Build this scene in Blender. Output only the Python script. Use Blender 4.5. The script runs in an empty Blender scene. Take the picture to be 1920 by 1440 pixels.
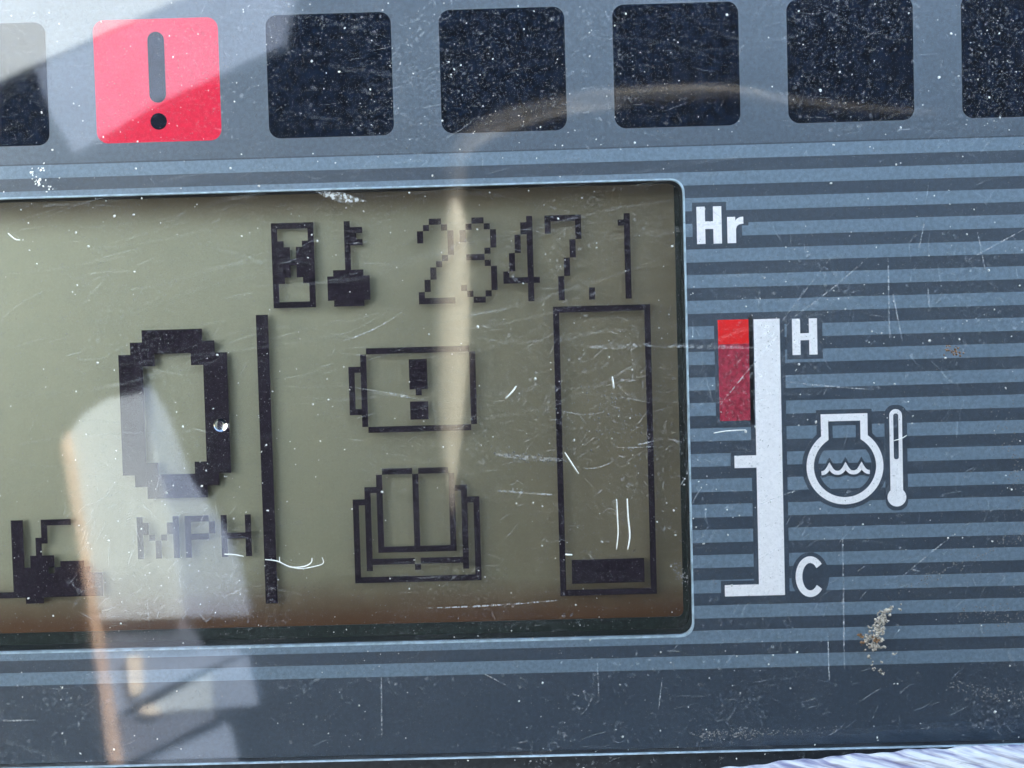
import bpy, bmesh, math, random
import numpy as np
random.seed(7)
rng = np.random.default_rng(11)
sc = bpy.context.scene
col = sc.collection

# ------------------------------------------------------------------ frame
# Panel frame in millimetres: u right, v up, w out of the panel towards the viewer.
# World: X = u, Y = -w, Z = v (the panel stands upright and faces -Y).
F, S = 2667.0, 0.05                      # focal length in photo pixels, mm per photo pixel on the print
ax, ay, az = (math.radians(a) for a in (2.332, -0.665, 1.553))
Rx = np.array([[1, 0, 0], [0, math.cos(ax), -math.sin(ax)], [0, math.sin(ax), math.cos(ax)]])
Ry = np.array([[math.cos(ay), 0, math.sin(ay)], [0, 1, 0], [-math.sin(ay), 0, math.cos(ay)]])
Rz = np.array([[math.cos(az), -math.sin(az), 0], [math.sin(az), math.cos(az), 0], [0, 0, 1]])
RC = Rz @ Ry @ Rx                        # panel frame -> camera frame
CAM = RC.T @ np.array([0, 0, F * S])

def W(u, v, w):
    return (u / 1000.0, -w / 1000.0, v / 1000.0)

# ------------------------------------------------------------------ camera
cam = bpy.data.cameras.new('camera'); cam_o = bpy.data.objects.new('camera', cam); col.objects.link(cam_o)
cam.sensor_width = 36.0; cam.lens = 36.0 * F / 1920.0
cam.clip_start = 0.005; cam.clip_end = 5000.0
import mathutils
M = mathutils.Matrix.Identity(4)
for j in range(3):
    a = RC[j]
    M[0][j], M[1][j], M[2][j] = a[0], -a[2], a[1]
M[0][3], M[1][3], M[2][3] = W(*CAM)
cam_o.matrix_world = M
sc.camera = cam_o

# ------------------------------------------------------------------ daylight
SUN_EL, SUN_AZ = math.radians(42), math.radians(42)     # from behind the panel, a little to the right
world = bpy.data.worlds.new('World'); sc.world = world; world.use_nodes = True
wn = world.node_tree.nodes; wl = world.node_tree.links
sky = wn.new('ShaderNodeTexSky'); sky.sky_type = 'NISHITA'; sky.sun_disc = False
sky.sun_elevation = SUN_EL; sky.sun_rotation = SUN_AZ
sky.air_density = 1.3; sky.dust_density = 0.2; sky.ozone_density = 2.0
wl.new(sky.outputs[0], wn['Background'].inputs[0]); wn['Background'].inputs[1].default_value = 0.050
sl = bpy.data.lights.new('sun', 'SUN'); sl.energy = 4.6; sl.angle = math.radians(0.53); sl.color = (1.0, 0.95, 0.88)
so = bpy.data.objects.new('sun', sl); col.objects.link(so)
sd = mathutils.Vector((math.sin(SUN_AZ) * math.cos(SUN_EL), math.cos(SUN_AZ) * math.cos(SUN_EL), math.sin(SUN_EL)))
so.rotation_euler = sd.to_track_quat('Z', 'Y').to_euler(); so.location = sd * 3.0
sc.view_settings.view_transform = 'Standard'; sc.view_settings.look = 'None'
sc.view_settings.exposure = 3.2; sc.view_settings.gamma = 1.0
sc.view_settings.use_curve_mapping = False
sc.render.engine = 'CYCLES'
sc.cycles.transparent_max_bounces = 24
sc.cycles.use_denoising = True
sc.cycles.max_bounces = 5; sc.cycles.diffuse_bounces = 2; sc.cycles.glossy_bounces = 3
sc.cycles.caustics_reflective = False; sc.cycles.caustics_refractive = False

# ------------------------------------------------------------------ coordinate helpers
def pix(px, py, w=0.0):
    """photo pixel -> flattened panel pixel (x right, y down, 0.05 mm each) at depth w"""
    d = RC.T @ np.array([(px - 960) / F, -(py - 720) / F, -1.0])
    P = CAM + d * ((w - CAM[2]) / d[2])
    return P[0] / S + 960, 720 - P[1] / S

def U(x, y, w):                           # flattened pixel -> world
    return W((x - 960) * S, (720 - y) * S, w)

COVER_W = 1.6
CM = np.array([CAM[0], CAM[1], 2 * COVER_W - CAM[2]])     # the viewer's mirror image in the cover
def mir(px, py, h):
    """where a thing h mm in front of the panel stands if the cover mirrors it at this photo pixel"""
    x, y = pix(px, py, COVER_W)
    P = np.array([(x - 960) * S, (720 - y) * S, COVER_W])
    return CM + (P - CM) * ((h - CM[2]) / (COVER_W - CM[2]))

# ------------------------------------------------------------------ object helpers
def new_obj(name, me, mat=None, parent=None):
    o = bpy.data.objects.new(name, me); col.objects.link(o)
    if mat is not None:
        for m in (mat if isinstance(mat, (list, tuple)) else [mat]): me.materials.append(m)
    if parent is not None: o.parent = parent
    return o

def tag(o, label=None, cat=None, group=None, kind=None):
    if label: o['label'] = label
    if cat: o['category'] = cat
    if group: o['group'] = group
    if kind: o['kind'] = kind
    return o

def mesh(name, verts, faces, mat=None, parent=None, smooth=False):
    me = bpy.data.meshes.new(name); me.from_pydata([tuple(v) for v in verts], [], faces); me.update()
    bm = bmesh.new(); bm.from_mesh(me); bmesh.ops.recalc_face_normals(bm, faces=bm.faces); bm.to_mesh(me); bm.free()
    if smooth: me.shade_smooth()
    return new_obj(name, me, mat, parent)

def prism(name, loops, w0, w1, mat, parent=None):
    """loops: flattened-pixel polygons (one, or several separate ones), extruded from depth w0 to w1"""
    if not isinstance(loops[0][0], (list, tuple)): loops = [loops]
    V, Fc = [], []
    for lp in loops:
        n = len(lp); b = len(V)
        V += [U(x, y, w0) for x, y in lp] + [U(x, y, w1) for x, y in lp]
        Fc.append(list(range(b, b + n))); Fc.append(list(range(b + n, b + 2 * n)))
        Fc += [[b + i, b + (i + 1) % n, b + n + (i + 1) % n, b + n + i] for i in range(n)]
    return mesh(name, V, Fc, mat, parent)

def rect(x0, y0, x1, y1): return [(x0, y0), (x1, y0), (x1, y1), (x0, y1)]

def rrect(x0, y0, x1, y1, r, n=7):
    out = []
    for cx, cy, a0 in ((x1 - r, y0 + r, -90), (x1 - r, y1 - r, 0), (x0 + r, y1 - r, 90), (x0 + r, y0 + r, 180)):
        for i in range(n + 1):
            a = math.radians(a0 + 90 * i / n); out.append((cx + r * math.cos(a), cy + r * math.sin(a)))
    return out

def strip(name, pts, width, w0, w1, mat, parent=None, closed=False):
    """a printed line of constant width with mitred corners"""
    n = len(pts); P = [np.array(p, float) for p in pts]; L, Rr = [], []
    for i in range(n):
        a = P[(i - 1) % n] if (closed or i > 0) else None
        b = P[(i + 1) % n] if (closed or i < n - 1) else None
        d1 = (P[i] - a) if a is not None else (b - P[i]); d2 = (b - P[i]) if b is not None else (P[i] - a)
        d1 = d1 / np.linalg.norm(d1); d2 = d2 / np.linalg.norm(d2)
        n1 = np.array([-d1[1], d1[0]]); n2 = np.array([-d2[1], d2[0]])
        m = n1 + n2; m = m / np.linalg.norm(m); k = width / 2 / max(0.5, float(m @ n1))
        L.append(P[i] + m * k); Rr.append(P[i] - m * k)
    V = [U(*p, w0) for p in L] + [U(*p, w0) for p in Rr] + [U(*p, w1) for p in L] + [U(*p, w1) for p in Rr]
    Fc = []
    for i in range(n if closed else n - 1):
        j = (i + 1) % n
        Fc += [[i, j, n + j, n + i], [2*n + i, 2*n + j, 3*n + j, 3*n + i], [i, j, 2*n + j, 2*n + i], [n + i, n + j, 3*n + j, 3*n + i]]
    if not closed: Fc += [[0, n, 3*n, 2*n], [n - 1, 2*n - 1, 4*n - 1, 3*n - 1]]
    return mesh(name, V, Fc, mat, parent)

# ------------------------------------------------------------------ materials
def mat_new(name):
    m = bpy.data.materials.new(name); m.use_nodes = True
    nt = m.node_tree; nt.nodes.clear()
    out = nt.nodes.new('ShaderNodeOutputMaterial')
    return m, nt, out

def N(nt, kind, **kw):
    n = nt.nodes.new(kind)
    for k, v in kw.items(): setattr(n, k, v)
    return n

def coords(nt, scale):
    tc = N(nt, 'ShaderNodeTexCoord'); mp = N(nt, 'ShaderNodeMapping')
    mp.inputs['Scale'].default_value = scale if isinstance(scale, (tuple, list)) else (scale,) * 3
    nt.links.new(tc.outputs['Object'], mp.inputs['Vector']); return mp.outputs['Vector']

def noise(nt, vec, scale=1.0, detail=3.0, rough=0.55):
    n = N(nt, 'ShaderNodeTexNoise'); n.inputs['Scale'].default_value = scale
    n.inputs['Detail'].default_value = detail; n.inputs['Roughness'].default_value = rough
    nt.links.new(vec, n.inputs['Vector']); return n.outputs['Fac']

def ramp(nt, fac, a, b, lo=0.0, hi=1.0):
    n = N(nt, 'ShaderNodeMapRange'); n.interpolation_type = 'SMOOTHSTEP'
    for k, v in zip(('From Min', 'From Max', 'To Min', 'To Max'), (a, b, lo, hi)): n.inputs[k].default_value = v
    nt.links.new(fac, n.inputs['Value']); return n.outputs['Result']

def math_(nt, op, a, b=None):
    n = N(nt, 'ShaderNodeMath', operation=op)
    for i, x in enumerate((a, b)):
        if x is None: continue
        if isinstance(x, (int, float)): n.inputs[i].default_value = x
        else: nt.links.new(x, n.inputs[i])
    return n.outputs[0]

def mixc(nt, fac, a, b):
    n = N(nt, 'ShaderNodeMix', data_type='RGBA')
    nt.links.new(fac, n.inputs[0]) if not isinstance(fac, (int, float)) else setattr(n.inputs[0], 'default_value', fac)
    for i, c in ((6, a), (7, b)):
        if isinstance(c, (tuple, list)): n.inputs[i].default_value = (*c[:3], 1)
        else: nt.links.new(c, n.inputs[i])
    return n.outputs[2]

def plain(name, rgb, rough=0.6, var=0.12, scale=900, spec=0.3, bump=0.0, emit=None):
    m, nt, out = mat_new(name); p = N(nt, 'ShaderNodeBsdfPrincipled')
    v = coords(nt, scale); f = noise(nt, v, 1.0, 2)
    lo = [c * (1 - var) for c in rgb]; hi = [min(1, c * (1 + var)) for c in rgb]
    nt.links.new(mixc(nt, ramp(nt, f, .3, .7), lo, hi), p.inputs['Base Color'])
    p.inputs['Roughness'].default_value = rough; p.inputs['Specular IOR Level'].default_value = spec
    if bump:
        b = N(nt, 'ShaderNodeBump'); b.inputs['Strength'].default_value = bump; b.inputs['Distance'].default_value = 0.0002
        nt.links.new(f, b.inputs['Height']); nt.links.new(b.outputs[0], p.inputs['Normal'])
    if emit:
        p.inputs['Emission Color'].default_value = (*emit[0], 1); p.inputs['Emission Strength'].default_value = emit[1]
    nt.links.new(p.outputs[0], out.inputs[0]); return m

M_face   = plain('charcoal_print', (.021, .038, .063), .46, .2, 2500, 1.0)
M_haze   = plain('hazed_print', (.058, .084, .118), .46, .15, 2500, 1.0)
M_stripe = plain('grey_stripe_print', (.138, .196, .256), .46, .14, 2500, .9)
M_white  = plain('white_print', (.92, .88, .88), .6, .04, 3000, .2)
M_red    = plain('red_print', (.80, .012, .012), .6, .06, 2500, .2)
M_red_sheen   = plain('red_print_sheened', (.36, .026, .052), .6, .3, 2500, .2)
M_lamp   = plain('smoked_lamp_window', (.004, .008, .018), .5, .4, 900, .02)
M_lampon = plain('lit_red_lamp', (.62, .012, .045), .5, .1, 2500, .2, emit=((.8, .012, .05), .03))
M_rim    = plain('pale_window_rim', (.42, .53, .61), .45, .25, 900, .5)
M_wall   = plain('black_recess_wall', (.012, .018, .018), .6, .3, 2000, .2)
M_mask   = plain('black_green_display_edge', (.010, .017, .015), .6, .3, 2000, .2)
M_house  = plain('black_housing_plastic', (.03, .035, .042), .5, .2, 1500, .4, .3)
M_seg    = plain('dark_liquid_crystal', (.016, .011, .018), .5, .25, 4000, .05)

# green-grey reflector of the display, with brown shade painted in at bottom, top and right
WX1, WY0, WY1 = 1284.0, 330.0, 1208.0      # refined below
def lcd_material():
    m, nt, out = mat_new('lcd_reflector')
    tc = N(nt, 'ShaderNodeTexCoord'); sx = N(nt, 'ShaderNodeSeparateXYZ'); nt.links.new(tc.outputs['Object'], sx.inputs[0])
    f1 = noise(nt, coords(nt, (500, 500, 500)), 1, 2); f2 = noise(nt, coords(nt, 5000), 1, 2)
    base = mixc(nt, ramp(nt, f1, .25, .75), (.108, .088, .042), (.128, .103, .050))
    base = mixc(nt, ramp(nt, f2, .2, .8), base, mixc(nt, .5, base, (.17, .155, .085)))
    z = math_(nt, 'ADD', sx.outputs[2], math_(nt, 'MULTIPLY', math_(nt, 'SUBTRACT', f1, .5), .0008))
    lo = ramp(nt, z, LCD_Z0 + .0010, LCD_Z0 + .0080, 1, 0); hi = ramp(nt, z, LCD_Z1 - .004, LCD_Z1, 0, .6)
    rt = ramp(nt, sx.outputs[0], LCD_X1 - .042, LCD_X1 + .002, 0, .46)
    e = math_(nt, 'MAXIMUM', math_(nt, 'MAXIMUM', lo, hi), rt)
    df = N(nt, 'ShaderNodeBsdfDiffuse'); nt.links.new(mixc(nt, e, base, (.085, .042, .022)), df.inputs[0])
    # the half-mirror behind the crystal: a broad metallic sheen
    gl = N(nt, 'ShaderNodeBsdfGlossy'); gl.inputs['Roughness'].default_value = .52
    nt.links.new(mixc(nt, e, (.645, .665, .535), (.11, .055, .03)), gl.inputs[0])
    mx = N(nt, 'ShaderNodeMixShader'); mx.inputs[0].default_value = .28
    nt.links.new(df.outputs[0], mx.inputs[1]); nt.links.new(gl.outputs[0], mx.inputs[2])
    nt.links.new(mx.outputs[0], out.inputs[0]); return m

def cover_material(dusty):
    m, nt, out = mat_new('dusty_clear_cover' if dusty else 'clear_cover')
    tr = N(nt, 'ShaderNodeBsdfTransparent'); tr.inputs[0].default_value = (.97, .98, .985, 1)
    gl = N(nt, 'ShaderNodeBsdfGlossy'); gl.inputs['Roughness'].default_value = .04
    lw = N(nt, 'ShaderNodeLayerWeight'); lw.inputs['Blend'].default_value = .5     # Schlick's rule, IOR 1.58, the same from both sides
    fr = math_(nt, 'ADD', math_(nt, 'MULTIPLY', math_(nt, 'POWER', lw.outputs['Facing'], 5.0), .95), .05)
    mx = N(nt, 'ShaderNodeMixShader')
    nt.links.new(fr, mx.inputs[0]); nt.links.new(tr.outputs[0], mx.inputs[1]); nt.links.new(gl.outputs[0], mx.inputs[2])
    last = mx.outputs[0]
    if dusty:
        # wiped-in streaks, patches of settled grit and a thin even film
        streak = noise(nt, coords(nt, (55, 55, 1500)), 1, 3, .65)
        patch = noise(nt, coords(nt, (75, 75, 75)), 1, 2, .6)
        grit = noise(nt, coords(nt, (2600, 2600, 3000)), 1, 3, .72)
        g = math_(nt, 'MULTIPLY', ramp(nt, grit, .52, .82), ramp(nt, patch, .40, .66, .015, .24))
        s = math_(nt, 'MULTIPLY', ramp(nt, streak, .50, .90), ramp(nt, patch, .32, .62, .05, .012))
        speck = noise(nt, coords(nt, (6500, 6500, 7500)), 1, 1, .5)
        sp = math_(nt, 'MULTIPLY', ramp(nt, speck, .55, .82), ramp(nt, patch, .32, .70, .05, .09))
        d = math_(nt, 'ADD', math_(nt, 'ADD', g, sp), math_(nt, 'ADD', s, .001))
        df = N(nt, 'ShaderNodeBsdfDiffuse'); df.inputs[0].default_value = (.62, .64, .66, 1)
        m2 = N(nt, 'ShaderNodeMixShader'); nt.links.new(d, m2.inputs[0]); nt.links.new(last, m2.inputs[1]); nt.links.new(df.outputs[0], m2.inputs[2])
        last = m2.outputs[0]
        # moulding waviness and rub marks blur the mirror image unevenly
        nt.links.new(ramp(nt, streak, .3, .8, .014, .046), gl.inputs['Roughness'])
        b = N(nt, 'ShaderNodeBump'); b.inputs['Strength'].default_value = .06; b.inputs['Distance'].default_value = .00001
        nt.links.new(grit, b.inputs['Height']); nt.links.new(b.outputs[0], gl.inputs['Normal'])
    nt.links.new(last, out.inputs[0]); return m

def film(name, rgb, opacity, rough=.8):
    m, nt, out = mat_new(name)
    tr = N(nt, 'ShaderNodeBsdfTransparent'); df = N(nt, 'ShaderNodeBsdfDiffuse'); df.inputs[0].default_value = (*rgb, 1)
    mx = N(nt, 'ShaderNodeMixShader'); f = noise(nt, coords(nt, 2600), 1, 2, .7)
    nt.links.new(ramp(nt, f, .38, .66, opacity * .08, opacity), mx.inputs[0])
    nt.links.new(tr.outputs[0], mx.inputs[1]); nt.links.new(df.outputs[0], mx.inputs[2])
    nt.links.new(mx.outputs[0], out.inputs[0]); return m

M_cover, M_coverin = cover_material(True), cover_material(False)
M_scr = film('pale_scratch', (.8, .83, .85), .42); M_scrf = film('faint_scratch', (.8, .83, .85), .22)
M_smear = film('wipe_smear', (.72, .75, .76), .05)
M_film = film('dust_film', (.52, .54, .57), .16)
M_scuff = film('scuff_haze', (.78, .80, .78), .55)
M_dust = plain('pale_dust', (.62, .62, .59), .8, .35, 4000, .2)
M_dustd = plain('grey_dust', (.18, .18, .18), .8, .25, 4000, .2)
M_lint = plain('white_lint', (.85, .86, .82), .8, .08, 4000, .2)
M_mud = plain('dried_mud', (.36, .33, .28), .9, .5, 3500, .1, .5)
M_mudd = plain('brown_mud', (.20, .12, .07), .9, .4, 3500, .1, .5)

# ================================================================== ADDED: unseen pieces mirrored as glare or bouncing sun
M_dark = plain('backdrop_dark', (.004, .005, .007), .8, .3, 30, .1)
M_pale = plain('reflector_pale', (.82, .90, .95), .6, .04, 60, .2)
M_mid = plain('glare_grey', (.29, .35, .47), .6, .08, 40, .2)
M_pale2 = plain('glare_white', (.54, .61, .67), .6, .08, 40, .2)
M_mid2 = plain('glare_dull', (.17, .19, .25), .6, .1, 40, .2)
M_bounce = plain('bounce_pale_blue', (.52, .68, .90), .6, .04, 60, .2)
M_cream = plain('glare_cream', (.90, .78, .62), .6, .06, 60, .2)
M_tan = plain('glare_tan', (.66, .46, .34), .6, .1, 60, .2)
M_arc = plain('glare_brown', (.105, .096, .082), .7, .25, 60, .1)
M_arc2 = plain('glare_beige', (.20, .185, .16), .7, .3, 40, .1)
M_streak = plain('glare_sand', (.50, .46, .37), .5, .12, 60, .3)

def board(name, poly, h, th, mat, soft=0):
    """an upright board h mm in front of the panel, its outline given where the cover mirrors it"""
    Q = [mir(x, y, h) for x, y in poly]; n = len(Q)
    V = [W(q[0], q[1], h) for q in Q] + [W(q[0], q[1], h + th) for q in Q]
    Fc = [list(range(n)), list(range(n, 2 * n))] + [[i, (i + 1) % n, n + (i + 1) % n, n + i] for i in range(n)]
    return tag(mesh(name, V, Fc, mat), kind='structure')

H0 = 450.0  # boards made up in the outlines of glare patches, out of view
board('dark_backdrop', [(-900, -700), (2900, -700), (2900, 2200), (-900, 2200)], 900, 20, M_dark)  # unseen dark sheet added to keep the mirror image dark
board('glare_board_corner', [(-420, -260), (900, -260), (330, 0), (60, 122), (0, 150), (-420, 340)], H0, 12, M_pale)
board('glare_board_corner_dim', [(552, -96), (545, 0), (528, 85), (300, 190), (140, 288), (95, 215), (66, 128), (330, 6)], H0 - 3, 12, M_mid)
board('glare_board_left', [(128, 820), (150, 780), (200, 748), (262, 738), (285, 850), (308, 950), (326, 1060), (340, 1158), (190, 1163), (160, 1020)], H0 - 6, 8, M_pale2)
board('glare_board_left_dim', [(266, 726), (300, 780), (345, 905), (400, 985), (432, 1045), (467, 1154), (338, 1158), (325, 1060), (305, 950), (280, 850)], H0, 12, M_mid)
board('glare_board_left_low', [(182, 1166), (345, 1160), (368, 1220), (182, 1226)], H0, 12, M_mid2)
board('glare_board_wedge_top', [(190, 1227), (448, 1228), (300, 1292), (244, 1326), (215, 1345)], H0, 10, M_mid)
board('glare_board_wedge_right', [(460, 1230), (484, 1322), (400, 1330), (398, 1260)], H0, 10, M_mid)
board('glare_board_wedge_mid', [(397, 1261), (399, 1330), (262, 1338), (330, 1298)], H0, 10, M_pale2)
board('glare_board_warm_bar', [(236, 1232), (262, 1232), (266, 1296), (254, 1306), (242, 1300)], H0 - 4, 3, M_cream)
board('glare_board_warm_spot', [(258, 1332), (278, 1326), (298, 1338), (276, 1342)], H0 - 4, 3, M_cream)
board('glare_board_wedge_low', [(222, 1348), (398, 1337), (404, 1346), (340, 1378), (225, 1436)], H0, 10, M_mid2)
board('glare_board_wedge_base', [(240, 1446), (418, 1366), (440, 1450), (440, 1600), (240, 1600)], H0, 10, M_mid)
board('glare_board_warm_edge', [(114, 836), (122, 812), (138, 900), (158, 1040), (180, 1200), (198, 1320), (217, 1440), (232, 1600), (218, 1600), (204, 1440), (186, 1300), (164, 1140), (142, 1000), (126, 910)], H0 - 12, 10, M_tan)
# unseen pale slabs added to bounce sun onto the panel's top and left
def slab(name, u0, u1, v0, v1, w0, w1, mat):
    V = [W(u, v, w) for u in (u0, u1) for v in (v0, v1) for w in (w0, w1)]
    return tag(mesh(name, V, [[0,1,3,2],[4,5,7,6],[0,1,5,4],[2,3,7,6],[0,2,6,4],[1,3,7,5]], mat), kind='structure')
slab('bounce_plate_top', -10, 130, 66, 138, 92, 98, M_bounce)
slab('bounce_slab_left', -165, -135, -25, 140, 25, 190, M_pale)

# ================================================================== INSTRUMENT MONITOR
mon = bpy.data.objects.new('instrument_monitor', None); col.objects.link(mon); mon.empty_display_size = .02
mon.location = (0, 0, 0)
tag(mon, 'scratched grey machine monitor with hour-meter display, warning lamps and temperature gauge', 'monitor')

# display window, read off the photograph
wx1 = pix(1290, 760)[0]; wy0 = pix(640, 355)[1]; wy1 = pix(640, 1208)[1]; wx0 = -330.0
LW = -2.4                                     # depth of the liquid-crystal layer
LB = -3.15                                    # depth of the reflector
LCD_Z0 = (720 - wy1 - 2) * S / 1000 ; LCD_Z1 = (720 - wy0 + 2) * S / 1000
LCD_X1 = (wx1 - 960) * S / 1000
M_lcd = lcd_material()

FX0, FX1, FY0 = -420.0, 2330.0, -330.0
FY1 = pix(960, 1420, 1.75)[1]

def plate_with_hole(name, outer, hole, w0, w1, mat, parent):
    bm = bmesh.new()
    def ring(lp, w): 
        vs = [bm.verts.new(U(x, y, w)) for x, y in lp]
        return vs, [bm.edges.new((vs[i], vs[(i + 1) % len(vs)])) for i in range(len(vs))]
    rings = {}
    for w in (w0, w1):
        a, ea = ring(outer, w); b, eb = ring(hole, w); rings[w] = (a, b)
        bmesh.ops.triangle_fill(bm, use_beauty=True, edges=ea + eb)
    for k in (0, 1):
        a, b = rings[w0][k], rings[w1][k]
        for i in range(len(a)):
            j = (i + 1) % len(a); bm.faces.new((a[i], a[j], b[j], b[i]))
    bmesh.ops.recalc_face_normals(bm, faces=bm.faces)
    me = bpy.data.meshes.new(name); bm.to_mesh(me); bm.free()
    return new_obj(name, me, mat, parent)

hole = rrect(wx0, wy0, wx1, wy1, 24)
face = plate_with_hole('faceplate', rect(FX0, FY0, FX1, FY1), hole, -1.0, 0.0, M_face, mon)

# stripes of the faceplate
sy0 = pix(1600, 265)[1]; sy1 = pix(1600, 1248 - 9)[1]
y_first = pix(1280, 275)[1]; y_last = pix(1280, 1231)[1]
n_str = 21; pitch = (y_last - y_first) / (n_str - 1)
SW = 24.3
for k in range(n_str):
    y = y_first + pitch * k
    CR = 25.5                                           # the print hugs the window's rounded corners
    def edge(yy):
        t = wy0 - 1.5 + CR - yy if yy < wy0 + CR else (yy - (wy1 + 1.5 - CR) if yy > wy1 - CR else 0)
        return wx1 + 1.5 - CR + math.sqrt(max(0, CR * CR - max(0, t) ** 2))
    if y + SW <= wy0 - 1.5 or y >= wy1 + 1.5:
        lp = [rect(FX0 + 2, y, FX1 - 2, y + SW)]
    elif y < wy0 - 1.5:                                 # runs over the top of the window: notched
        ys = np.linspace(y + SW, wy0 - 1.5, 9)
        lp = [[(FX0 + 2, y), (FX1 - 2, y), (FX1 - 2, y + SW)] + [(edge(q), q) for q in ys] + [(FX0 + 2, wy0 - 1.5)]]
    elif y + SW > wy1 + 1.5:
        ys = np.linspace(y, wy1 + 1.5, 9)
        lp = [[(FX0 + 2, y + SW), (FX1 - 2, y + SW), (FX1 - 2, y)] + [(edge(q), q) for q in ys] + [(FX0 + 2, wy1 + 1.5)]]
    else:
        lp = [[(FX1 - 2, y), (FX1 - 2, y + SW)] + [(edge(q), q) for q in np.linspace(y + SW, y, 6)]]
    prism('stripe', lp, -.2, .03, M_stripe, face)
prism('lamp_haze_band', rect(FX0 + 3, FY0 + 3, FX1 - 3, y_first - 3), -.2, .015, M_haze, face)  # lighter haze around the lamps, put into the print colour
# pale edge of the display window
rim_o = rrect(wx0 - 2.6, wy0 - 2.6, wx1 + 2.6, wy1 + 2.6, 26)
plate_with_hole('window_rim', rim_o, rrect(wx0 + .4, wy0 + .4, wx1 - .4, wy1 - .4, 23.6), -.6, .08, M_rim, face)

# recess behind the window
def tube_wall(name, lp_in, lp_out, w0, w1, mat, parent):
    n = len(lp_in)
    V = [U(*p, w0) for p in lp_in] + [U(*p, w1) for p in lp_in] + [U(*p, w0) for p in lp_out] + [U(*p, w1) for p in lp_out]
    Fc = []
    for i in range(n):
        j = (i + 1) % n
        Fc += [[i, j, n + j, n + i], [2*n + i, 2*n + j, 3*n + j, 3*n + i], [i, j, 2*n + j, 2*n + i], [n + i, n + j, 3*n + j, 3*n + i]]
    return mesh(name, V, Fc, mat, parent)
tube_wall('recess_wall', rrect(wx0 + .8, wy0 + .8, wx1 - .8, wy1 - .8, 23.2), rrect(wx0 - 40, wy0 - 40, wx1 + 40, wy1 + 40, 60), LB - .3, -1.01, M_wall, mon)
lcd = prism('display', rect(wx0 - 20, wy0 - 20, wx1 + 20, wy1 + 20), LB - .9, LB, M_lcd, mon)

plate_with_hole('display_mask', rrect(wx0 - 15, wy0 - 15, wx1 + 15, wy1 + 15, 20), rrect(wx0 + 8, wy0 - 6, wx1 - 11, wy1 - 24, 12), LB + .005, LB + .12, M_mask, mon)
# housing: back box and lower bezel
V = []
prism('housing', rect(FX0 - 60, FY0 - 60, FX1 + 60, FY1 + 330), -26.0, -5.6, M_house, mon)
prism('lower_bezel', rrect(FX0 - 60, FY1 + 1.5, FX1 + 60, FY1 + 330, 20), -5.5, .9, M_house, mon)
prism('bezel_edge_glint', rect(FX0 - 60, FY1 - 1.0, FX1 + 60, FY1 + .8), 1.3, 1.7, M_rim, mon)  # pale strip painting the highlight along the lower edge

# ---------------------------------------------------------------- display contents
gk = (CAM[2] - LW) / (CAM[2] + 4.0); fx_, fy_ = 960 + CAM[0] / S, 720 - CAM[1] / S
GX0, GY0, GP, GQ = fx_ + (784.2 - fx_) * gk, fy_ + (401.0 - fy_) * gk, 11.71 * gk, 11.70 * gk
def cells(name, c0, r0, rows, label=None, mat=None):
    on = set()
    for r, s in enumerate(rows):
        for c, ch in enumerate(s):
            if ch == '#': on.add((c0 + c, r0 + r))
    return cellset(name, on, label)
def cellset(name, on, label=None):
    V, idx, Fc = [], {}, []
    def vert(c, r, top):
        k = (c, r, top)
        if k not in idx:
            idx[k] = len(V); V.append(U(GX0 + c * GP, GY0 + r * GQ, LW if top else LW - .06))
        return idx[k]
    for c, r in on:
        Fc.append([vert(c, r, 1), vert(c + 1, r, 1), vert(c + 1, r + 1, 1), vert(c, r + 1, 1)])
        Fc.append([vert(c, r, 0), vert(c + 1, r, 0), vert(c + 1, r + 1, 0), vert(c, r + 1, 0)])
        for dc, dr, a, b in ((-1, 0, (0, 0), (0, 1)), (1, 0, (1, 0), (1, 1)), (0, -1, (0, 0), (1, 0)), (0, 1, (0, 1), (1, 1))):
            if (c + dc, r + dr) not in on:
                p, q = (c + a[0], r + a[1]), (c + b[0], r + b[1])
                Fc.append([vert(*p, 1), vert(*q, 1), vert(*q, 0), vert(*p, 0)])
    o = mesh(name, V, Fc, M_seg, lcd)
    if label: o['label'] = label
    return o

D2 = "..##.. .#..#. #....# #....# .....# .....# ....#. ...#.. ..#... ..#... .#.... .#.... #..... ######".split()
D3 = "..##.. .#..#. #....# #....# .....# ....#. .###.. ....#. .....# .....# .....# #....# .#..#. ..##..".split()
D4 = "....#. ...##. ...##. ..#.#. ..#.#. ..#.#. .#..#. .#..#. .#..#. #...#. ###### ....#. ....#. ....#.".split()
D7 = "###### #....# #....# .....# ....#. ....#. ....#. ...#.. ...#.. ...#.. ..#... ..#... ..#... ..#...".split()
D1 = [".#", "##"] + [".#"] * 12
cells('digit', 0, 0, D2, 'pixelled digit 2'); cells('digit', 7, 0, D3, 'pixelled digit 3')
cells('digit', 14, 0, D4, 'pixelled digit 4'); cells('digit', 21, 0, D7, 'pixelled digit 7')
cells('decimal_point', 28, 12, ['#', '#'])
cells('digit', 33, 0, D1, 'pixelled digit 1')
HG = ['#######', '#.....#', '#.....#', '##...##', '###.###', '###.###', '#######', '###.###', '###.###', '##...##', '#.....#', '#.....#', '#.....#', '#######']
cells('hourglass_icon', -24, 0, HG)
KEY = ['...#...', '...###.', '...##..', '...###.', '...#...', '...#...', '...#...', '...#...', '.#####.', '#######', '#######', '#######', '#######', '.#####.']
cells('key_icon', -15, 0, KEY)
cells('divider_line', -27, 15, ['##'] * 48)
blk = ['..#####..', '.#######.', '###...###'] + ['##.....##'] * 8 + ['###...###', '.#######.', '..#####..']
cells('large_digit', -50, 17, [''.join(ch * 2 for ch in s) for s in blk for _ in (0, 1)], 'large pixelled zero')
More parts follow.
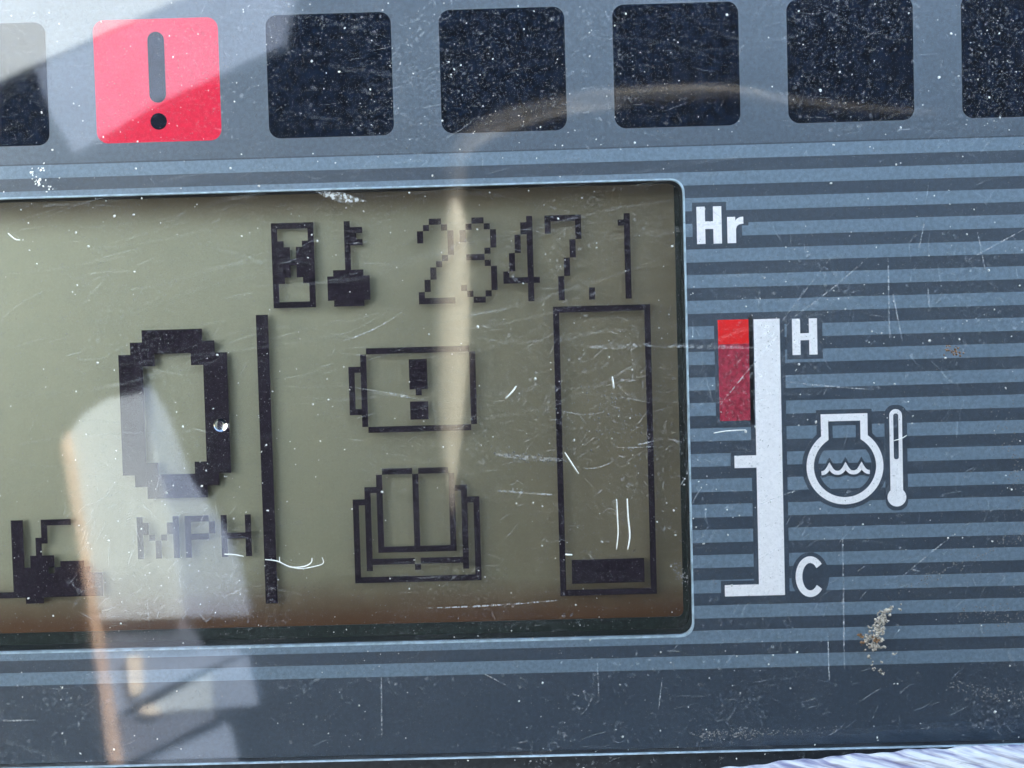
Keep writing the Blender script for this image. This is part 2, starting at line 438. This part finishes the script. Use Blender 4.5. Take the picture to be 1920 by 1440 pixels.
cells('letter', -48, 48, ['#.....#', '##...##', '##...##', '#.#.#.#', '#..#..#', '#..#..#', '#..#..#'], 'pixelled letter M')
cells('letter', -40, 48, ['####.', '#...#', '#...#', '####.', '#....', '#....', '#....'], 'pixelled letter P')
cells('letter', -34, 48, ['#...#', '#...#', '#...#', '#####', '#...#', '#...#', '#...#'], 'pixelled letter H')
ic = set()
def fill(c0, c1, r0, r1):
    for c in range(c0, c1 + 1):
        for r in range(r0, r1 + 1): ic.add((c - 69, r + 48))
fill(0, 1, 0, 12); fill(5, 9, 0, 0); fill(5, 5, 0, 3); fill(4, 4, 3, 5); fill(3, 6, 6, 7); fill(0, 5, 8, 8); fill(7, 12, 8, 8)
fill(8, 11, 7, 7); fill(0, 14, 9, 12); fill(2, 4, 13, 13); fill(-4, -1, 12, 12)
cellset('vehicle_icon', ic)
ic = set()
for c in range(-9, 8): ic |= {(c, 21), (c, 34)}
for r in range(22, 34): ic |= {(-10, r), (8, r)}
for r in range(24, 32): ic.add((-12, r))
ic |= {(-11, 24), (-11, 31)}
for c in (-2, -1, 0):
    for r in list(range(23, 28)) + [30, 31, 32]: ic.add((c, r))
ic.add((-1, 28))
cellset('caution_icon', ic)
ic = set()
def bk(c, r): ic.add((c - 12, r + 41))
for c in list(range(5, 10)) + list(range(11, 16)): bk(c, 0)
for r in range(1, 14): bk(4, r); bk(10, r); bk(16, r)
for c in range(4, 17): bk(c, 13)
for r in range(3, 17): bk(2, r); bk(18, r)
bk(3, 3); bk(17, 3); bk(10, 16)
for c in list(range(3, 10)) + list(range(11, 18)): bk(c, 15)
for r in range(5, 19): bk(0, r); bk(20, r)
bk(1, 5); bk(19, 5)
for c in range(0, 21): bk(c, 18)
cellset('manual_icon', ic)
ic = set()
for c in range(22, 38): ic |= {(c, 15), (c, 62)}
for r in range(15, 63): ic |= {(22, r), (37, r)}
cellset('level_frame', ic)
cellset('level_bar', {(c, r) for c in range(24, 36) for r in range(57, 61)})

# ---------------------------------------------------------------- warning lamps
bx0 = pix(178, 150)[0]; bx5 = pix(1476, 110)[0]; bp = (bx5 - bx0) / 4
bw = pix(412, 150)[0] - bx0; by0 = pix(1264, 5)[1] + 1; by1 = pix(1264, 238)[1]
lamps = []
for k in range(-1, 6):
    x = bx0 + bp * k
    L = prism('warning_lamp', rrect(x, by0, x + bw, by1, 21), -.2, .05, M_lampon if k == 0 else M_lamp, mon)
    if k == 0:
        L['label'] = 'lit red lamp with exclamation mark'
        cx = x + bw / 2
        bar = rrect(cx - 15.5, by0 + 24, cx + 15.5, by0 + 155, 15.4)
        prism('exclamation_bar', bar, -.1, .08, M_lamp, L)
        dot = [(cx + 15.5 * math.cos(a), by1 - 38 + 15.5 * math.sin(a)) for a in np.linspace(0, 2 * math.pi, 24, endpoint=False)]
        prism('exclamation_dot', dot, -.1, .08, M_lamp, L)

# ---------------------------------------------------------------- lettering and temperature gauge
Z_H, Z_P = .06, .09                     # print heights: dark surround, white print
def letter(name, polys, label, parent=face):
    o = prism(name, polys, -.1, Z_P, M_white, parent); o['label'] = label; return o
def surround(polys): return prism('dark_surround', polys, -.1, Z_H, M_face, face)

def P2(px, py): return pix(px, py, 0)
# Hr
hx0, hy0 = P2(1305.5, 388); hx1, hy1 = P2(1353.5, 456.5)
sw_ = 15.5; my = (hy0 + hy1) / 2 + 2
def Hpoly(x0, y0, x1, y1, s, t):
    m = (y0 + y1) / 2
    return [(x0, y0), (x0 + s, y0), (x0 + s, m - t/2), (x1 - s, m - t/2), (x1 - s, y0), (x1, y0), (x1, y1), (x1 - s, y1), (x1 - s, m + t/2), (x0 + s, m + t/2), (x0 + s, y1), (x0, y1)]
surround([rect(hx0 - 8, hy0 - 8, hx1 + 9, hy1 + 7), rect(hx1 + 9.01, hy0 + 13, hx1 + 50, hy0 + 37), rect(hx1 + 9.01, hy0 + 37.01, hx1 + 38, hy1 + 7)])
letter('letter', [Hpoly(hx0, hy0, hx1, hy1, 15.5, 14)], 'white capital H of Hr')
rx0 = hx1 + 10.5; ry0 = hy0 + 20.5
letter('letter', [[(rx0, ry0), (rx0 + 15, ry0), (rx0 + 15, ry0 + 7), (rx0 + 19, ry0 + 3), (rx0 + 24, ry0 + .5), (rx0 + 30, ry0), (rx0 + 30, ry0 + 13),
        (rx0 + 23, ry0 + 14), (rx0 + 18, ry0 + 17), (rx0 + 16, ry0 + 23), (rx0 + 16, hy1), (rx0, hy1)]], 'white small r of Hr')

gauge_x0 = P2(1418, 860)[0]; gauge_x1 = P2(1466.5, 860)[0]
gy0 = P2(1440, 598)[1]; gy1 = P2(1440, 1116)[1]
fx0 = P2(1359, 1108)[0]; fy0 = P2(1400, 1096)[1]
tx0 = P2(1377, 865)[0]; ty0 = P2(1400, 854)[1]; ty1 = P2(1400, 877)[1]
surround([rect(gauge_x0 - 9, gy0 - 8, gauge_x1 + 9, gy1 + 9), rect(fx0 - 7, fy0 - 8, gauge_x0 - 9.01, gy1 + 9), rect(tx0 - 7, ty0 - 8, gauge_x0 - 9.01, ty1 + 8)])
gauge = prism('gauge_scale', [(gauge_x0, gy0), (gauge_x1, gy0), (gauge_x1, gy1), (fx0, gy1), (fx0, fy0), (gauge_x0, fy0), (gauge_x0, ty1), (tx0, ty1), (tx0, ty0), (gauge_x0, ty0)], -.1, Z_P, M_white, mon)
rz0x, rz0y = P2(1345.5, 600); rz1x, rz1y = P2(1407, 788); rzm = P2(1376, 645)[1]
surround([rect(rz0x - 7, rz0y - 9, rz1x + 7, rz1y + 8)])
prism('red_zone', rect(rz0x, rz0y, rz1x, rzm), -.1, Z_P, M_red, gauge)['label'] = 'bright red top of hot zone'
prism('red_zone', rect(rz0x, rzm + .3, rz1x, rz1y), -.1, Z_P - .005, M_red_sheen, gauge)['label'] = 'lower hot zone, red with painted sheen'  # sheen over the lower red, put into its colour
# H at the hot end
ax0, ay0 = P2(1484.5, 598); ax1, ay1 = P2(1532.5, 664.5)
surround([rect(ax0 - 10, ay0 - 8, ax1 + 10, ay1 + 8)])
letter('letter', [Hpoly(ax0, ay0, ax1, ay1, 15, 13)], 'white letter H at hot end')
# C at the cold end
ccx, ccy = P2(1519, 1081); rxo, ryo, st = 27.5, 38.5, 12.5
outer, inner = [], []
for i in range(33):
    a = math.radians(38 + (360 - 76) * i / 32)
    outer.append((ccx + rxo * math.cos(a), ccy - ryo * math.sin(a))); inner.append((ccx + (rxo - st) * math.cos(a), ccy - (ryo - st) * math.sin(a)))
ho = [(ccx + (rxo + 8) * math.cos(a), ccy + (ryo + 8) * math.sin(a)) for a in np.linspace(0, 2 * math.pi, 32, endpoint=False)]
surround([ho])
def band(name, A, B, w0, w1, mat, parent):
    n = len(A)
    V = [U(*p, w0) for p in A] + [U(*p, w0) for p in B] + [U(*p, w1) for p in A] + [U(*p, w1) for p in B]
    Fc = []
    for i in range(n - 1):
        j = i + 1
        Fc += [[i, j, n + j, n + i], [2*n + i, 2*n + j, 3*n + j, 3*n + i], [i, j, 2*n + j, 2*n + i], [n + i, n + j, 3*n + j, 3*n + i]]
    Fc += [[0, n, 3*n, 2*n], [n - 1, 2*n - 1, 4*n - 1, 3*n - 1]]
    return mesh(name, V, Fc, mat, parent)
band('letter', outer, inner, -.1, Z_P, M_white, face)['label'] = 'white letter C at cold end'
# coolant icon: flask outline with waves
ex, ey = P2(1584, 874); er = 65.0
nx0 = P2(1545.5, 800)[0]; nx1 = P2(1619.5, 800)[0]; nt_ = P2(1582, 782.5)[1]
a0 = math.acos((nx1 - ex) / er)
path = [(nx0, nt_), (nx1, nt_)]
for i in range(49):
    a = a0 - (2 * a0 + (math.pi - 2 * a0) * 2 + 0) * 0 - (2 * math.pi - (math.pi - 2 * a0)) * i / 48
    path.append((ex + er * math.cos(a), ey - er * math.sin(a)))
strip('dark_surround', path, 30, -.1, Z_H - .004, M_face, face, True)
flask = strip('coolant_icon', path, 13.5, -.1, Z_P, M_white, mon, True)
wv = []
wx_, wy_ = ex, ey + 4
for i in range(49):
    t = i / 48; x = wx_ - 44 + 90 * t
    ph = ((t * 3 + .5) % 1.0)
    wv.append((x, wy_ + 8 - 12.5 * abs(2 * ph - 1) ** 2.4))
strip('dark_surround', wv, 17, -.1, Z_H + .004, M_face, face)
strip('wave', wv, 7.5, -.1, Z_P, M_white, flask)
# thermometer icon
tx, tt = P2(1678.5, 767); tb = P2(1681, 932)[1]; tx = P2(1680, 850)[0]
tube = []
for i in range(13):
    a = math.pi - math.pi * i / 12; tube.append((tx + 11.8 * math.cos(a), tt + 11.8 - 11.8 * math.sin(a)))
bulb = []
for i in range(25):
    a = math.radians(48 - (360 - 84) * i / 24); bulb.append((tx + 17.5 * math.cos(a), tb - 17.5 * math.sin(a)))
surround([rrect(tx - 21, tt - 8, tx + 21, tb + 25, 18)])
therm = prism('thermometer_icon', tube + bulb, -.1, Z_P, M_white, mon)
prism('thermometer_slot', rrect(tx - 4.6, tt + 8, tx + 4.6, tt + 94, 4.2), -.05, Z_P + .03, M_face, therm)

# ---------------------------------------------------------------- clear cover
bmx = bmesh.new()
x0, y0, x1, y1 = FX0, FY0, FX1, FY1 - 3
vs = [bmx.verts.new(U(x, y, w)) for w in (.75, COVER_W) for x, y in rect(x0, y0, x1, y1)]
for f, mi in (((4, 5, 6, 7), 0), ((0, 1, 2, 3), 1), ((0, 1, 5, 4), 1), ((1, 2, 6, 5), 1), ((2, 3, 7, 6), 1), ((3, 0, 4, 7), 1)):
    bmx.faces.new([vs[i] for i in f]).material_index = mi
bmesh.ops.recalc_face_normals(bmx, faces=bmx.faces)
me = bpy.data.meshes.new('clear_cover'); bmx.to_mesh(me); bmx.free()
cover = new_obj('clear_cover', me, [M_cover, M_coverin], mon)

def on_cover(px, py): return pix(px, py, COVER_W)

def fibre(name, pts, r, mat, parent=None, n_side=5, lift=None, squash=.6):
    """a thin solid thread lying on the cover through photo pixels pts"""
    P = [np.array(on_cover(*p)) for p in pts]
    # resample as a smooth curve
    if len(P) > 2:
        Q = []
        for i in range(len(P) - 1):
            p0, p1, p2, p3 = P[max(0, i - 1)], P[i], P[i + 1], P[min(len(P) - 1, i + 2)]
            for s in np.linspace(0, 1, 6, endpoint=False):
                Q.append(.5 * ((2*p1) + (-p0 + p2) * s + (2*p0 - 5*p1 + 4*p2 - p3) * s**2 + (-p0 + 3*p1 - 3*p2 + p3) * s**3))
        Q.append(P[-1]); P = Q
    n = len(P); V, Fc = [], []
    for i, p in enumerate(P):
        d = P[min(n - 1, i + 1)] - P[max(0, i - 1)]; d = d / (np.linalg.norm(d) + 1e-9); nn = np.array([-d[1], d[0]])
        t = i / (n - 1); rr = r * (.35 + .65 * math.sin(math.pi * min(1, max(0, .06 + .88 * t))) ** .5)
        for k in range(n_side):
            a = 2 * math.pi * k / n_side
            q = p + nn * rr * math.cos(a)
            V.append(U(q[0], q[1], COVER_W + .012 + rr * S * squash * (1 + math.sin(a)) * .7))
    for i in range(n - 1):
        for k in range(n_side):
            k2 = (k + 1) % n_side
            Fc.append([i * n_side + k, i * n_side + k2, (i + 1) * n_side + k2, (i + 1) * n_side + k])
    Fc += [list(range(n_side)), list(range((n - 1) * n_side, n * n_side))]
    return mesh(name, V, Fc, mat, parent, True)

def scratch_geo(V, Fc, p, q, wd, bow=0.0, seg=6, z=.006):
    p, q = np.array(p), np.array(q); d = q - p; L = np.linalg.norm(d) + 1e-9; nn = np.array([-d[1], d[0]]) / L
    b = len(V)
    for i in range(seg + 1):
        t = i / seg; c = p + d * t + nn * bow * L * 4 * t * (1 - t); h = wd / 2 * (.2 + .8 * math.sin(math.pi * t) ** .6)
        V.append(U(*(c + nn * h), COVER_W + z)); V.append(U(*(c - nn * h), COVER_W + z))
    for i in range(seg): Fc.append([b + 2*i, b + 2*i + 1, b + 2*i + 3, b + 2*i + 2])

SCR = [((1200, 648), (1420, 652), 7, 0), ((1480, 600), (1630, 480), 2.2, .02), ((1350, 760), (1480, 605), 2.2, -.01), ((1470, 715), (1640, 730), 2.6, .01),
       ((1665, 480), (1668, 640), 2.4, 0), ((1672, 540), (1692, 640), 2.0, 0), ((1740, 540), (1742, 575), 2.2, 0), ((690, 735), (800, 750), 2.2, 0),
       ((655, 725), (780, 745), 1.8, 0), ((800, 1140), (1060, 1124), 3, .01), ((1040, 765), (1145, 768), 1.8, .1), ((1065, 870), (1160, 857), 2, .15),
       ((925, 850), (1060, 862), 9, .02), ((930, 920), (1040, 928), 4, 0), ((1100, 650), (1215, 645), 9, .02), ((1580, 1000), (1583, 1255), 3, 0), ((1552, 1180), (1555, 1280), 2.5, 0),
       ((640, 640), (760, 580), 2.2, .05), ((1680, 1090), (1790, 1000), 2.2, 0), ((1190, 835), (1235, 825), 3, 0), ((1150, 838), (1240, 836), 2, .02),
       ((1235, 1330), (1242, 1270), 2, 0), ((715, 1260), (716, 1390), 2.2, 0), ((1120, 1240), (1123, 1310), 1.8, 0),
       ((905, 1262), (950, 1285), 1.8, 0), ((1425, 945), (1530, 905), 1.6, 0), ((1460, 610), (1560, 480), 1.4, 0), ((0, 1352), (70, 1350), 3, 0), ((1090, 1340), (1110, 1300), 2, .1),
       ((1920, 430), (1810, 490), 2.2, 0), ((1830, 420), (1850, 520), 1.8, 0), ((1735, 410), (1720, 480), 2, 0)]
for a, b, wd, bow in SCR:
    V, Fc = [], []; scratch_geo(V, Fc, on_cover(*a), on_cover(*b), wd, bow, 8)
    mesh('scratch', V, Fc, M_scrf if wd > 4.5 else M_scr, cover)
V, Fc = [], []
def many(n, x0, x1, y0, y1, lmin, lmax, ang, spread, wd):
    for _ in range(n):
        x, y = rng.uniform(x0, x1), rng.uniform(y0, y1); L = rng.uniform(lmin, lmax); a = math.radians(rng.normal(ang, spread))
        scratch_geo(V, Fc, (x, y), (x + L * math.cos(a), y - L * math.sin(a)), rng.uniform(.5, 1) * wd, rng.normal(0, .05), 4, .004 + rng.uniform(0, .0015))
many(110, -60, 1980, -60, 1460, 12, 90, 5, 14, 2.0)
many(90, -60, 1980, -60, 1460, 8, 50, 45, 35, 1.8)
many(120, 900, 1300, 600, 1060, 8, 40, 20, 40, 2.2)
many(90, 100, 420, 900, 1160, 10, 50, 40, 30, 2.6)
many(150, 1300, 1960, 400, 1260, 10, 60, 80, 30, 1.7)
many(90, 1300, 1960, 900, 1400, 10, 50, 35, 25, 2.0)
many(26, -40, 700, 380, 700, 40, 160, 12, 5, 2.0)
many(260, -60, 1980, -60, 1460, 10, 70, 10, 45, 1.0)
fs = mesh('fine_scratches', V, Fc, M_scrf, cover); fs['kind'] = 'stuff'
V, Fc = [], []
many(46, -200, 1500, 320, 900, 150, 620, 9, 5, 8.0)
many(40, -60, 1900, -40, 1440, 80, 300, -6, 14, 9.0)
fs = mesh('wipe_smears', V, Fc, M_smear, cover); fs['kind'] = 'stuff'
# rubbed patches
for poly in ([(590, 357), (640, 360), (690, 378), (640, 380), (610, 370)],):
    mesh('scuff_mark', [U(*on_cover(*p), COVER_W + .005) for p in poly], [list(range(len(poly)))], M_scuff, cover)

# ================================================================== THINGS ON THE COVER
def blob(V, Fc, x, y, r, h, k=6):
    """an uneven flattened grain"""
    b = len(V); a0 = rng.uniform(0, 6.28); e = rng.uniform(.55, 1)
    ca, sa = math.cos(a0), math.sin(a0)
    for i in range(k):
        a = 2 * math.pi * i / k; rr = r * rng.uniform(.65, 1.2)
        dx, dy = rr * math.cos(a), rr * e * math.sin(a)
        V.append(U(x + dx * ca - dy * sa, y + dx * sa + dy * ca, COVER_W + .008))
    V.append(U(x + rng.normal(0, r * .2), y + rng.normal(0, r * .2), COVER_W + .008 + h))
    Fc += [[b + i, b + (i + 1) % k, b + k] for i in range(k)]

_g = rng.random((14, 18)); _g2 = rng.random((60, 80))
def lumpy(x, y):
    """smooth random density in 0..1"""
    def samp(g, x, y):
        h, w = g.shape; fx = min(max((x + 100) / 2200, 0), .999) * (w - 1); fy = min(max((y + 100) / 1640, 0), .999) * (h - 1)
        i, j = int(fy), int(fx); a, b = fy - i, fx - j
        return (g[i, j] * (1-b) + g[i, j+1] * b) * (1-a) + (g[i+1, j] * (1-b) + g[i+1, j+1] * b) * a
    return .5 * samp(_g, x, y) + .5 * samp(_g2, x, y)
def spots(n, x0, x1, y0, y1, p):
    k = 0
    while k < n:
        x, y = rng.uniform(x0, x1), rng.uniform(y0, y1)
        if rng.random() < lumpy(x, y) ** p * 1.6: k += 1; yield x, y
V, Fc = [], []
for x, y in spots(1050, -80, 2000, -60, 1470, 2): blob(V, Fc, x, y, float(np.clip(rng.lognormal(.25, .42), .7, 3.0)), .05)
tag(mesh('dust_grains', V, Fc, M_dust), 'pale dust grains scattered over the clear cover', 'dust', kind='stuff')
V, Fc = [], []
for x, y in spots(400, 440, 2000, -40, 280, 5): blob(V, Fc, x, y, rng.uniform(.6, 1.7), .02, 5)
for x, y in spots(9500, -80, 2000, -60, 1470, 1.3): blob(V, Fc, x, y, rng.uniform(.55, 1.25), .015, 4)
def trail(n, a, b, s):
    for _ in range(n):
        t = rng.random(); x, y = on_cover(a[0] + (b[0] - a[0]) * t, a[1] + (b[1] - a[1]) * t)
        blob(V, Fc, x + rng.normal(0, s), y + rng.normal(0, s), rng.uniform(.7, 2.2), .03, 5)
trail(160, (1300, 1378), (1425, 1374), 5); trail(70, (1425, 1376), (1570, 1366), 4); trail(120, (1690, 1108), (1925, 1000), 7)
trail(110, (1800, 1160), (1925, 1150), 14); trail(130, (1780, 1285), (1925, 1310), 7); trail(90, (925, 852), (1060, 862), 5); trail(120, (1120, 740), (1200, 850), 30)
trail(150, (1885, 780), (1925, 960), 14); trail(60, (1265, 1060), (1285, 1090), 6)
tag(mesh('fine_grit', V, Fc, M_dustd), 'fine grey grit settled on the cover', 'grit', kind='stuff')
V, Fc = [], []
def flakes(n, x0, x1, y0, y1, p):
    for x, y in spots(n, x0, x1, y0, y1, p):
        for _ in range(rng.integers(1, 4)): blob(V, Fc, x + rng.normal(0, 5), y + rng.normal(0, 4), rng.uniform(1.5, 4.2), .012, 6)
flakes(900, 440, 2000, -40, 275, 3); flakes(700, -80, 2000, 1240, 1440, 3); flakes(700, 900, 2000, 280, 1240, 4)
tag(mesh('settled_film', V, Fc, M_film), 'mottled patches of thin dust film on the cover', 'film', kind='stuff')

def lint(pts, r, label, extra=()):
    o = fibre('lint_fibre', pts, r * .68, M_lint)
    return tag(o, label, 'lint', 'lint fibres caught on the cover')
lint([(497, 1049), (520, 1052), (545, 1063), (570, 1062), (583, 1055), (585, 1046)], 2.0, 'curled white lint fibre crossing the display divider line')
lint([(604, 1045), (606, 1056), (590, 1062), (560, 1066), (528, 1056), (524, 1044)], 1.5, 'thin looped white lint fibre beside the divider line')
lint([(421, 1039), (440, 1040), (457, 1043)], 2.0, 'short white lint fibre under the pixelled letter H')
lint([(1059, 848), (1072, 868), (1085, 888)], 2.0, 'straight white lint fibre inside the empty level frame')
lint([(1156, 936), (1158, 970), (1159, 1000), (1156, 1030)], 1.8, 'left of two upright fibres above the level bar')
lint([(1176, 935), (1178, 970), (1181, 1005), (1177, 1030)], 2.3, 'right of two upright fibres above the level bar')
lint([(1060, 1039), (1066, 1040), (1073, 1040)], 2.8, 'stubby white fibre at the level frame left side')
lint([(948, 747), (960, 735), (968, 724)], 2.4, 'short slanting white fibre right of the caution icon')
lint([(1148, 706), (1150, 718), (1151, 728)], 2.2, 'short upright white fibre high in the level frame')
lint([(15, 437), (28, 448), (38, 450)], 2.0, 'bent white fibre at the display left upper edge')
lint([(1338, 812), (1362, 808), (1398, 806)], 1.6, 'frayed white fibre below the red hot zone')
lint([(1676, 826), (1690, 822), (1700, 816)], 1.4, 'tiny fibre across the thermometer icon')

def grains(name, pts, mat, label, cat, n, spread, rmin, rmax, h):
    V, Fc = [], []
    for _ in range(n):
        i = rng.integers(0, len(pts)); px, py, s = pts[i]
        x, y = on_cover(px + rng.normal(0, s), py + rng.normal(0, s)); blob(V, Fc, x, y, rng.uniform(rmin, rmax), h * rng.uniform(.5, 1.4), 6)
    return tag(mesh(name, V, Fc, mat), label, cat)
root = bpy.data.objects.new('mud_splat', None); col.objects.link(root)
root.location = U(*on_cover(1640, 1200), COVER_W); bpy.context.view_layer.update()
tag(root, 'crusty dried mud splat on the lower right stripes', 'mud')
def sub(o):
    o.parent = root; o.matrix_parent_inverse = root.matrix_world.inverted(); return o
crust = [(1665, 1145, 5), (1655, 1158, 8), (1645, 1172, 9), (1640, 1186, 9), (1636, 1198, 9), (1634, 1208, 8), (1650, 1165, 8), (1628, 1200, 5), (1640, 1212, 6), (1652, 1180, 5)]
tail = [(1630, 1232, 3), (1633, 1245, 3), (1640, 1254, 2), (1650, 1257, 3), (1658, 1262, 3), (1654, 1240, 3), (1676, 1227, 3), (1690, 1140, 4), (1672, 1140, 4), (1655, 1215, 4)]
def gr2(name, pts, mat, n, rmin, rmax, h):
    V, Fc = [], []
    for _ in range(n):
        px, py, s = pts[rng.integers(0, len(pts))]
        x, y = on_cover(px + rng.normal(0, s * .7), py + rng.normal(0, s * .7)); blob(V, Fc, x, y, rng.uniform(rmin, rmax), h * rng.uniform(.5, 1.5), 6)
    return sub(mesh(name, V, Fc, mat))
gr2('crust', crust, M_mud, 190, 1.6, 4.2, .12)
gr2('dark_soil', [(1613, 1192, 3), (1618, 1205, 3), (1640, 1205, 8)], M_mudd, 26, 1.5, 4, .08)
gr2('crumbs', tail, M_mud, 46, 1.2, 3.2, .10)
grains('mud_fleck', [(1778, 657, 5), (1786, 662, 5), (1793, 657, 5)], M_mudd, 'small brown mud fleck on the stripes right of the letter H', 'mud', 34, 4, 1.0, 2.8, .06)
grains('paint_fleck', [(68, 340, 4), (72, 344, 3), (88, 351, 5), (62, 322, 4), (76, 315, 4)], M_lint, 'white chipped flecks above the display left top edge', 'fleck', 34, 4, 1.2, 3.2, .08)

# water droplet
m, nt, out = mat_new('water'); p = N(nt, 'ShaderNodeBsdfPrincipled'); p.inputs['Base Color'].default_value = (1, 1, 1, 1)
p.inputs['Transmission Weight'].default_value = 1; p.inputs['Roughness'].default_value = .02; p.inputs['IOR'].default_value = 1.33
nt.links.new(p.outputs[0], out.inputs[0]); M_water = m
dx, dy = on_cover(413.5, 797); V, Fc = [], []
nr, ns = 8, 24
for i in range(nr):
    t = i / nr * math.pi / 2
    for k in range(ns):
        a = 2 * math.pi * k / ns
        V.append(U(dx + 12.5 * math.cos(t) * math.cos(a), dy + 12.5 * math.cos(t) * math.sin(a), COVER_W + .01 + .45 * math.sin(t)))
V.append(U(dx, dy, COVER_W + .46))
for i in range(nr - 1):
    for k in range(ns): Fc.append([i*ns + k, i*ns + (k+1) % ns, (i+1)*ns + (k+1) % ns, (i+1)*ns + k])
for k in range(ns): Fc.append([(nr-1)*ns + k, (nr-1)*ns + (k+1) % ns, nr*ns])
Fc.append(list(range(ns)))
tag(mesh('water_droplet', V, Fc, M_water, None, True), 'round clear water droplet on the right side of the large zero', 'droplet')

# ================================================================== ROPE at the lower right
def rope_material():
    m, nt, out = mat_new('white_rope_fibre'); p = N(nt, 'ShaderNodeBsdfPrincipled')
    tc = N(nt, 'ShaderNodeTexCoord'); mp = N(nt, 'ShaderNodeMapping'); mp.vector_type = 'TEXTURE'
    mp.inputs['Rotation'].default_value = (0, math.radians(15), 0); mp.inputs['Scale'].default_value = (.009, .0025, .00055)
    nt.links.new(tc.outputs['Object'], mp.inputs['Vector'])
    f = noise(nt, mp.outputs['Vector'], 1, 3, .6)
    nt.links.new(mixc(nt, ramp(nt, f, .34, .62), (.20, .20, .31), (.62, .64, .68)), p.inputs['Base Color'])  # purple shade between the yarns painted into the base colour
    p.inputs['Roughness'].default_value = .9; p.inputs['Specular IOR Level'].default_value = .05
    b = N(nt, 'ShaderNodeBump'); b.inputs['Strength'].default_value = .7; b.inputs['Distance'].default_value = .0006
    nt.links.new(f, b.inputs['Height']); nt.links.new(b.outputs[0], p.inputs['Normal'])
    nt.links.new(p.outputs[0], out.inputs[0]); return m
M_rope = rope_material()
def rope():
    Ra, Rb = 13.0, 2.4; na, nl = 260, 520; V, Fc = [], []
    pts = [(1180, 1462), (1330, 1440), (1440, 1427), (1600, 1410), (1750, 1399), (1920, 1391), (2200, 1384)]
    P = [np.array(pix(*p, 4.0)) for p in pts]
    xs = [p[0] for p in P]; ys = [p[1] for p in P]
    cf = np.polyfit(xs, ys, 3)
    for i in range(nl):
        x = xs[0] - 120 + (xs[-1] + 80 - xs[0] + 120) * i / (nl - 1); xc = max(x, xs[0]); top = np.polyval(cf, xc) + (xs[0] - x if x < xs[0] else 0) * .35
        u = (x - 960) * S; vtop = (720 - top) * S
        for k in range(na):
            a = 2 * math.pi * k / na
            across = Ra * math.sin(a)                       # position across the cord
            q = across + .30 * u
            ply = abs(math.sin(1.25 * q + .5 * math.sin(.45 * u) + .3 * math.sin(1.3 * u)))          # laid strands
            yarn = math.sin(6.0 * (across + .22 * u) + 1.4 * math.sin(1.1 * u + .7 * across))
            hair = math.sin(15.0 * (across + .18 * u) + 1.9 * math.sin(2.3 * u - across))
            bump = .42 * ply ** .7 + .16 * yarn + .08 * hair
            e = 1 + .006 * math.sin(1.1 * u) + .004 * math.sin(2.7 * u + 1)
            V.append(W(u, vtop - Ra + Ra * e * math.sin(a), 2.3 + Rb + (Rb + bump) * math.cos(a)))
    for i in range(nl - 1):
        for k in range(na):
            k2 = (k + 1) % na; Fc.append([i*na + k, i*na + k2, (i+1)*na + k2, (i+1)*na + k])
    Fc += [list(range(na)), list(range((nl-1)*na, nl*na))]
    return tag(mesh('white_rope', V, Fc, M_rope, None, True), 'white laid rope along the bottom right of the monitor', 'rope')
rope()

# ================================================================== made-up rail shapes out of view, added to mirror as streak and arc
def glare_tube(name, h, mat, path):
    pts = [mir(x, y, h) for x, y, _ in path]; k = (h + 133) / 133 * S; rad = [r * k for *_, r in path]
    Q, Rd = [], []
    for i in range(len(pts) - 1):
        p0, p1, p2, p3 = pts[max(0, i-1)], pts[i], pts[i+1], pts[min(len(pts)-1, i+2)]
        for s in np.linspace(0, 1, 8, endpoint=False):
            Q.append(.5 * ((2*p1) + (-p0 + p2) * s + (2*p0 - 5*p1 + 4*p2 - p3) * s**2 + (-p0 + 3*p1 - 3*p2 + p3) * s**3)); Rd.append(rad[i] * (1 - s) + rad[i+1] * s)
    Q.append(pts[-1]); Rd.append(rad[-1])
    V, Fc, ns = [], [], 20
    for i, q in enumerate(Q):
        d = Q[min(len(Q)-1, i+1)] - Q[max(0, i-1)]; d /= np.linalg.norm(d); nn = np.array([-d[1], d[0], 0]); bb = np.array([0, 0, 1.0])
        for k in range(ns):
            a = 2 * math.pi * k / ns; V.append(W(*(q + Rd[i] * (nn * math.cos(a) + bb * math.sin(a)))))
    for i in range(len(Q) - 1):
        for k in range(ns): Fc.append([i*ns + k, i*ns + (k+1) % ns, (i+1)*ns + (k+1) % ns, (i+1)*ns + k])
    Fc += [list(range(ns)), list(range((len(Q)-1)*ns, len(Q)*ns))]
    return tag(mesh(name, V, Fc, mat, None, True), kind='structure')
glare_tube('glare_streak', 360.0, M_streak, [(848, 965, 1), (846, 925, 6), (842, 870, 15), (841, 790, 27), (844, 680, 34), (846, 570, 34), (848, 490, 31), (850, 430, 25), (851, 395, 16), (852, 372, 3)])
glare_tube('glare_arc', 372.0, M_arc, [(842, 600, 30), (845, 480, 27), (848, 380, 22), (854, 320, 22), (872, 274, 21), (915, 240, 20), (980, 215, 19), (1070, 198, 18), (1180, 186, 17), (1300, 180, 16), (1380, 180, 14), (1500, 193, 10), (1640, 206, 8), (1760, 212, 3)])
glare_tube('glare_arc_bead', 366.0, M_streak, [(1330, 172, 1), (1360, 172, 6), (1395, 174, 9), (1420, 177, 8), (1445, 182, 1)])
glare_tube('glare_arc_bead', 366.0, M_arc2, [(850, 330, 1), (872, 288, 7), (920, 256, 10), (985, 232, 11), (1060, 212, 10), (1120, 203, 7), (1180, 198, 1)])
glare_tube('glare_arc_bead', 364.0, M_arc2, [(1040, 184, 1), (1100, 178, 6), (1200, 172, 8), (1300, 168, 9), (1380, 170, 8), (1440, 180, 1)])
